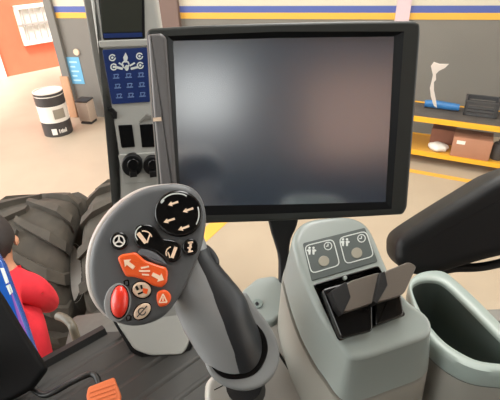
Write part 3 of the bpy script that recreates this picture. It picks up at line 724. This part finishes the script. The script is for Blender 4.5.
# paddles
def paddle(grip_px, body_px, side_px, up, label):
    b = slab('paddle_lever', body_px, pl, .032, .002, M['gloss'], pod, off=.012, rnd=.004, label=label)
    slab('grip', grip_px, pl, 0.013, .0012, M['paddle'], b, off=up, rnd=.006)
    if side_px: slab('side_cheek', side_px, pl, .018, .0008, M['blk'], b, off=up + .0006)
    return b
paddle([(348, 281.5), (381, 271.5), (376, 302), (343, 313)], [(322, 289), (372, 275), (373, 331), (342, 338.5)], [(331, 291), (345, 282), (347, 283), (351, 297), (343, 314), (337, 306)], .026, 'left taupe paddle lever in the black slot')
paddle([(384, 271.5), (409, 261.5), (417, 266), (404, 294.5), (376, 303)], [(375, 284), (398, 276), (404.5, 315), (376, 326)], [(380, 273), (385, 271), (388, 285), (377, 304), (374, 301)], .031, 'right taupe paddle lever, raised higher')
slab('locating_pip', ell(345.5, 277.5, 2, 2.2), pl, .004, .001, M['pod'], pod, off=.003)

# ================================================================== STORAGE BIN
zb_ = P(425, 320, .55).z
bp2 = Plane(V((.2, .4, zb_)), Z, fv)
out_px = [(409.5, 284), (416, 274.5), (430, 270), (444, 271), (454, 278), (475, 297), (500, 322), (530, 352), (544, 366), (538, 374), (505, 372), (480, 369), (459, 361), (438, 346), (422, 326), (413.5, 305)]
in_px = [(412.5, 287), (420, 281), (434, 280), (446, 285), (468, 306), (500, 338), (518, 353), (520, 361), (503, 362.5), (479, 360), (461, 352), (442, 338.5), (426, 319), (416.5, 301)]
ou = catmull([bp2.uv(*p) for p in out_px], 4); iu = catmull([bp2.uv(*p) for p in in_px], 4)
if area(ou) < 0: ou = ou[::-1]
if area(iu) < 0: iu = iu[::-1]
bn_ = thing('storage_bin', 'open grey green storage bin with dark inside beside control pod', 'bin', V((*bp2.at(475, 340).xy, FZ)))
def resamp(q, n, start):
    k = min(range(len(q)), key=lambda i: (V(q[i]) - V(start)).length); q = q[k:] + q[:k]; q = q + [q[0]]
    L = [0]
    for i in range(len(q) - 1): L.append(L[-1] + (V(q[i + 1]) - V(q[i])).length)
    out = []; j = 0
    for i in range(n):
        t = L[-1] * i / n
        while L[j + 1] < t: j += 1
        out.append(tuple(V(q[j]).lerp(V(q[j + 1]), (t - L[j]) / max(1e-9, L[j + 1] - L[j]))))
    return out
st = bp2.uv(412, 284); ou = resamp(ou, 80, st); iu = resamp(iu, 80, st)
W_ = lambda q, o: [bp2.w(u, v, o) for u, v in q]
mix = lambda a, b, t: [tuple(V(x).lerp(V(y), t)) for x, y in zip(a, b)]
link('bin_shell', rings_bm([W_(inset(ou, .001), -.03), W_(inset(ou, -.001), -.025), W_(inset(ou, -.001), -.01), W_(inset(ou, -.0004), -.002), W_(mix(ou, iu, .25), 0), W_(mix(ou, iu, .6), 0), W_(mix(ou, iu, .92), -.001), W_(iu, -.003), W_(inset(iu, .0004), -.006)], False, False), M['bin'], bn_, 60)
link('bin_inside', rings_bm([W_(inset(iu, .0002), -.0045), W_(inset(iu, .0015), -.06), W_(inset(iu, .003), -.13), W_(inset(iu, .008), -.138)], False, True), M['binin'], bn_, 60)  # inside of the shell, coloured darker for the shade in the bin
link('seam_gap', rings_bm([W_(inset(ou, .003), -.0295), W_(inset(ou, .003), -.0325)], False, False), M['gloss'], bn_)
link('bin_base', rings_bm([W_(inset(ou, .0015), -.0315), W_(inset(ou, .0002), -.034), W_(inset(ou, .0005), -.11), W_(inset(ou, .004), -.2), W_(inset(ou, .008), FZ - zb_ + .001)], False, True), M['base'], bn_, 60)

# ================================================================== BLACK PADDED ARM ON THE RIGHT
cp = Plane(P(450, 220, .64), camn(-.1, -.05))
cu = thing('padded_armrest', 'black padded armrest with a rod beneath at right of bin', 'armrest', cp.at(470, 275))
slab('cushion', [(397, 252), (398, 244), (405, 235), (434, 216), (470, 194), (510, 172), (560, 165), (560, 250), (510, 256), (470, 266), (440, 275), (422, 277), (406, 272), (398, 262)], cp, .09, .016, M['vinyl'], cu, smooth_n=4)
link('support_rod', tube_bm([cp.at(436, 272, -.03), cp.at(455, 268, -.03), cp.at(480, 267, -.03), cp.at(510, 261, -.03), cp.at(560, 250, -.03), V((*cp.at(566, 250, -.03).xy, FZ + .2)), V((*cp.at(566, 250, -.03).xy, FZ))], .007, 12), M['rod'], cu)

# ================================================================== JOYSTICK
jp = Plane(P(150, 255, .42), camn(.16, .12))
jo = thing('joystick', 'grey multifunction joystick with round dial and orange buttons', 'joystick', P(240, 380, .5))
head_px = [(160, 184), (178, 183), (193, 188), (202, 199), (206, 215), (205, 232), (200, 252), (191, 273), (180, 296), (166, 315), (150, 324), (132, 327), (116, 323), (102, 313), (92, 297), (88, 279), (88, 262), (91, 246), (98, 229), (111, 211), (127, 197), (143, 188)]
slab('grip_head', head_px, jp, .026, .007, M['head'], jo, smooth_n=3)
slab('grip_rim_highlight', [(x - 3.2 * min(1, max(0, (172 - x) / 50)), y - 1.2 * min(1, max(0, (172 - x) / 50))) for x, y in head_px], jp, .012, .005, mat('rim_highlight_grey', s(168, 160, 154), .35), jo, smooth_n=3, off=-.005)  # light grey edge on the left paints the head's rim highlight
def button(px, m, off=.0035, th=.006, bev=.0015, sm=0, name='button', rnd=0, label=None): return slab(name, px, jp, th, bev, m, jo, off=off, smooth_n=sm, rnd=rnd, label=label)
# dial
dl_ = button(ell(178.5, 213.5, 24.5, 23.5, 20), M['gloss'], .004, .008, .0025, name='dial', label='round glossy black dial with four arrows')
prints('dial_symbols', [arrow(173, 203.5, -18, 11, 2.6), arrow(188, 210, -18, 11, 2.6), arrow(169, 220.5, -18, 12, 2.6), arrow(183.5, 228, -20, 12, 2.6)], jp, .0041, M['peach'], dl_)
prints('dial_highlights', [arc(177, 213, 19.5, 215, 300, 1.4, 14), arc(178, 214, 21, -20, 30, 1.2), stroke((161, 203), (164, 200), 2)], jp, .0041, M['line'], dl_)  # pale arcs painted as highlights on the glossy dial
# black boomerang
bo = button([(134.5, 229), (141, 224.5), (152, 225.5), (158, 232), (163, 238.5), (172, 240), (179.5, 244), (182, 252), (178.5, 260), (171, 262.5), (164, 258), (156, 252), (147, 249.5), (138, 247), (134, 238)], M['gloss'], sm=3, name='rocker_pad', label='black curved pad with two lift symbols')
prints('pad_outline', [arc(144.5, 234.5, 9, 140, 250, 1.1)], jp, .0037, M['line'], bo)
prints('lift_symbols', [stroke((138, 233), (146, 243), 4), arc(144, 239, 8, 255, 345, 1.2), stroke((150, 234), (147, 243), 1.4), stroke((172, 258), (176, 247), 3.4), arc(172, 253, 6, 150, 260, 1.2), stroke((168, 252), (170, 258), 1.2)], jp, .0037, M['peach'], bo)
b = button(ell(190.5, 247, 8, 8.5), M['gloss'], name='button'); prints('symbol', [stroke((188, 243), (193, 242), 2), stroke((191, 242), (189.5, 252), 2.2), stroke((187.5, 248), (192, 247), 1.4), stroke((188, 252), (193, 251), 1.6)], jp, .0037, M['peach'], b)
b = button(ell(119, 241, 9.3, 9), M['gloss'], name='button', label='round black button with steering wheel symbol'); prints('symbol', [arc(119, 241, 5.4, 0, 359, 1.5, 20), ell(119, 241, 1.6, 1.6, n=10)] + [stroke((119, 241), (119 + 5 * math.cos(R(a)), 241 + 5 * math.sin(R(a))), 1.5) for a in (30, 150, 270)], jp, .0037, M['white'], b)
# grey thumb rest above the orange button
button([(139, 250), (146, 249), (156, 253), (164, 260), (166, 265), (156, 263), (145, 257), (138, 255)], mat('thumb_rest', s(98, 100, 104), .4), .003, sm=3, name='thumb_rest')
# orange arrow rocker
ob = button([(117, 258), (121, 254.5), (135, 252), (139, 255), (145, 260.5), (156, 264.5), (166, 267.5), (168, 272), (167, 283), (161, 288), (153, 286), (144, 280), (134, 277), (126, 277), (122, 270)], M['org'], .005, .009, .0025, name='arrow_rocker', rnd=.0025, label='orange boomerang rocker with white arrows')
prints('arrow_symbols', [arrow(129, 264, 38, 13, 5), arrow(158, 277, 207, 13, 5), stroke((141, 268), (149, 266.5), 1.8), stroke((139, 271), (150, 271), 1.8), stroke((142, 274.5), (149, 275), 1.6)], jp, .0052, M['peach'], ob)
# red oval in its socket
rs_ = button(ell(117.5, 302.5, 13.5, 19.5, 8), M['socket'], .0012, .004, .001, name='button_socket')
button(ell(119.5, 302, 10, 17.5, 4), M['gloss'], .0022, .004, .0008, name='button_surround')
bm = bmesh.new(); rings = []
for i in range(9):
    a = i / 8 * math.pi / 2; k = math.cos(a); off = .002 + .007 * math.sin(a)
    rings.append([jp.at(119.5 + (x - 119.5) * max(k, .02), 301.5 + (y - 301.5) * max(k, .02), off) for x, y in ell(119.5, 301.5, 8.8, 16.3, 4, 32)])
link('red_button', rings_bm(rings, bm=bm), M['red'], jo, 60)
for (cx, cy, rx, ry, rt) in ((141.5, 290, 9.3, 8, 10), (142, 311.5, 10, 6.4, -42)):
    q = button(ell(cx, cy, rx + 1.1, ry + 1.1, rt), M['gloss'], .0015, .004, .0005, name='button_ring')
    q = button(ell(cx, cy, rx, ry, rt), M['beige'], .004, .007, .002, name='button')
    if cy < 300: prints('symbol', [stroke((136, 286), (138, 290), 2.6), stroke((141, 285), (142, 289), 2), stroke((143, 292), (138, 294), 1.8)], jp, .0042, M['gloss'], q); prints('orange_mark', [[(143, 288), (148, 289), (147, 294), (143, 293)]], jp, .0042, M['org'], q)
    else: prints('symbol', [arc(142, 311.5, 3.6, 0, 300, 1.2), stroke((137, 317), (147, 306), 1.1)], jp, .0042, M['drumb'], q)
ab = button([(157, 293), (164, 290), (169.5, 293.5), (171, 299), (167.5, 305), (160, 307), (157, 302)], M['org'], .0045, .008, .002, sm=3, name='button', label='small orange button with triangle symbol')
tri = [(163, 294), (167, 302), (159, 302.5)]
prints('symbol', loopline(tri, 1.3) + [stroke((163, 297), (163, 301), 1.2)], jp, .0047, M['peach'], ab)
prints('face_symbol', loopline([(124, 281), (128, 280), (129, 285), (125, 286)], 1.1), jp, .0003, M['gloss'], jo)
prints('face_symbol', loopline([(126, 316), (130, 315), (131, 320), (127, 321)], 1.1) + [stroke((129, 320), (132, 316), 1)], jp, .0003, M['gloss'], jo)

# neck: swept oval from behind the head down into the collar
cl = [(181, 236, .452, 21), (188, 262, .455, 24), (200, 290, .46, 30), (214, 316, .467, 33), (228, 341, .476, 31.5), (237, 358, .484, 28), (243, 370, .494, 24)]
NP = [P(x, y, d) for x, y, d, r in cl]; NR = [r / F * d for x, y, d, r in cl]
def neck_rings(a0, a1, n, dr, i0=0, i1=None, closed=True):
    res = []; sub = 6; path = []; rr = []
    for i in range(len(NP) - 1):
        p0, p1, p2, p3 = NP[max(0, i - 1)], NP[i], NP[i + 1], NP[min(len(NP) - 1, i + 2)]
        for j in range(sub):
            t = j / sub; path.append(.5 * (2 * p1 + (p2 - p0) * t + (2 * p0 - 5 * p1 + 4 * p2 - p3) * t * t + (3 * p1 - p0 - 3 * p2 + p3) * t ** 3)); rr.append(NR[i] * (1 - t) + NR[i + 1] * t)
    path.append(NP[-1]); rr.append(NR[-1])
    view = CR @ V((0, 0, 1))
    for i, p in enumerate(path):
        d = (path[min(i + 1, len(path) - 1)] - path[max(0, i - 1)]).normalized()
        u = d.cross(view).normalized(); w = u.cross(d)     # u sideways, w towards the driver
        res.append((p, u, w, rr[i], i / (len(path) - 1)))
    return res
NK = neck_rings(0, 0, 0, 0)
sgn = 1 if (CR.transposed() @ NK[20][1]).x > 0 else -1
rings = [[p + (u * sgn * math.cos(a) * (r + .0) + w * math.sin(a) * r * .8) for a in (2 * math.pi * k / 40 for k in range(40))] for p, u, w, r, t in NK]
link('neck', rings_bm(rings), M['neck'], jo, 60)
def ins_edges(t): # angle range (deg) of the rubber insert at path parameter t
    return -40, 62 + 36 * min(1, max(0, (t - .25) / .6))
rings = []
for p, u, w, r, t in NK:
    if .1 < t < .93:
        a0, a1 = ins_edges(t); rw = []
        for k in range(17):
            f = k / 16; a = R(a0 + (a1 - a0) * f); e = .0016 * min(1, 6 * min(f, 1 - f)) - .0004
            bul = .004 * math.exp(-((t - .45) / .12) ** 2) * math.sin(math.pi * f) ** 2
            rw.append(p + u * sgn * math.cos(a) * (r + e + bul) + w * math.sin(a) * (r * .8 + e + bul))
        rings.append(rw)
link('grip_insert', rings_bm(rings, False, False, closed=False), M['rub'], jo, 60, label='dark rubber grip insert')
# trigger bump on the back of the grip
slab('trigger', [(203, 244), (211, 247), (218, 256), (220, 264), (214, 268), (206, 266), (199, 258)], Plane(P(209, 256, .45), camn(.2, .1)), .025, .005, M['rub'], jo, smooth_n=3)
# collar
ax = (NP[-1] - NP[-3]).normalized()
kp2 = Plane(P(241, 352, .47), camn(.10, .42))
col_px = [(205, 357), (207, 368), (215, 380), (229, 388), (246, 391), (263, 386), (275, 374), (280, 357), (277, 339), (267, 321), (254, 304), (244, 292), (226, 310), (210, 336)]
uvc = catmull([kp2.uv(*p) for p in col_px], 4)
if area(uvc) < 0: uvc = uvc[::-1]
rg = slab_rings(uvc, kp2, .022, .004)
bm = rings_bm(rg); link('collar', bm, mat('collar_grey', s(120, 122, 122), .38, bump=.04), jo, 50)
# dark gap ring round the neck where it enters the collar
gap = [(208, 358), (213, 369), (224, 378), (240, 379), (255, 374), (265, 361), (268, 346), (262, 330), (246, 318), (222, 328), (209, 346)]
slab('gap_ring', gap, kp2, .003, .0008, M['gloss'], jo, smooth_n=4, off=.0012)
link('stick_shaft', tube_bm([P(244, 384, .51), P(248, 391, .53)], .022, 20), M['blk'], jo)

# ================================================================== CONSOLE BASE (pale deck under the joystick) AND FRONT MOUNTING PLATE
dp = Plane(pl.w(0, 0, -.009) + Z * -.14, pod_n, sv_)
de = thing('armrest_base', 'pale grey armrest base below the joystick collar', 'armrest base', dp.at(250, 400) - Z * .1)
slab('deck', [(206, 400), (207, 382), (214, 374), (238, 352), (256, 330), (272, 316), (330, 330), (370, 345), (385, 400), (380, 450), (240, 460), (214, 430)], dp, .04, .006, M['pale'], de, rnd=.01)
slab('deck_joint', [(272, 345), (275, 345), (312, 401), (330, 430), (326, 430), (309, 402)], dp, .003, .0004, M['gloss'], de, off=.0006)
prints('deck_groove', [stroke((214, 390), (236, 379), .8)], dp, .0002, M['gloss'], de)
slab('deck_skirt', [(210, 402), (211, 385), (217, 378), (240, 357), (260, 334), (274, 322), (330, 336), (366, 334), (380, 400), (375, 446), (242, 456), (217, 430)], dp, .09, .004, M['base'], de, off=-.0385, rnd=.01)
link('support_column', rings_bm([[dp.at(*p, -.1) for p in ((290, 350), (350, 350), (360, 400), (290, 400))], [V((*dp.at(*p, -.1).xy, FZ)) for p in ((290, 350), (350, 350), (360, 400), (290, 400))]]), M['base'], de)
slab('cable_grommet', ell(251, 399, 12, 6), dp, .004, .001, M['blk'], de, off=.003)
slab('copper_nut', ell(250, 398.5, 6, 3), dp, .006, .001, M['copper'], de, off=.006)
zm_ = P(265, 292, .62).z
ep = Plane(V((0, .5, zm_)), Z)
me_ = thing('mounting_plate', 'grey green mounting plate with screw hole under monitor arm', 'plate', V((*ep.at(266, 295).xy, zm_ - .05)))
slab('plate', [(241, 291), (257, 277.5), (274, 275), (282, 280), (287, 290), (282, 314), (271, 322), (258, 318), (249, 306)], ep, .02, .004, mat('plate_grey_green', s(132, 140, 136), .45), me_, rnd=.006)
slab('screw_boss', ell(257.5, 304 - 1, 5.5, 4.6), ep, .003, .0008, mat('boss_grey', s(112, 124, 120), .4), me_, off=.0022)
slab('screw_hole', ell(257, 303.5, 1.7, 2), ep, .002, .0002, M['gloss'], me_, off=.0028)
slab('plate_support', [(254, 288), (276, 283), (276, 296), (260, 302)], ep, .3, .004, M['base'], me_, off=-.018, rnd=.006)

FILL = 95
# ================================================================== LIGHT
w = bpy.data.worlds.new('world'); SC.world = w; w.use_nodes = True; nt = w.node_tree; bg = nt.nodes['Background']
tc = nt.nodes.new('ShaderNodeTexCoord'); sep = nt.nodes.new('ShaderNodeSeparateXYZ'); rp = nt.nodes.new('ShaderNodeValToRGB')
nt.links.new(tc.outputs['Generated'], sep.inputs[0]); nt.links.new(sep.outputs['Z'], rp.inputs['Fac']); nt.links.new(rp.outputs['Color'], bg.inputs['Color'])
rp.color_ramp.elements[0].color = (.93, .95, .93, 1); rp.color_ramp.elements[1].color = (.98, 1, .99, 1)
mr = nt.nodes.new('ShaderNodeMapRange'); mr.inputs['From Min'].default_value = .1; mr.inputs['From Max'].default_value = -.95
mr.inputs['To Min'].default_value = 1.15; mr.inputs['To Max'].default_value = 2.6
nt.links.new(sep.outputs['X'], mr.inputs['Value']); nt.links.new(mr.outputs['Result'], bg.inputs['Strength'])
sun = bpy.data.lights.new('sun', 'SUN'); sun.energy = 2.5; sun.angle = R(12); so = bpy.data.objects.new('sun', sun); COL.objects.link(so)
so.rotation_euler = V((-.05, .4, -.9)).to_track_quat('-Z', 'Y').to_euler()
for ly in (-1.2, 3.0):  # added overhead fill without fixtures, brightens the workshop floor
    ld = bpy.data.lights.new('fill_light', 'AREA'); ld.shape = 'RECTANGLE'; ld.size = 1.4; ld.size_y = 3.4; ld.energy = FILL; ld.color = (1, .99, .96)
    lo = bpy.data.objects.new('fill_light', ld); COL.objects.link(lo); lo.location = (.7, ly, 5.5)
vs_ = SC.view_settings; vs_.view_transform = 'Standard'; vs_.look = 'None'; vs_.exposure = 1.42; vs_.gamma = 1; vs_.use_curve_mapping = False
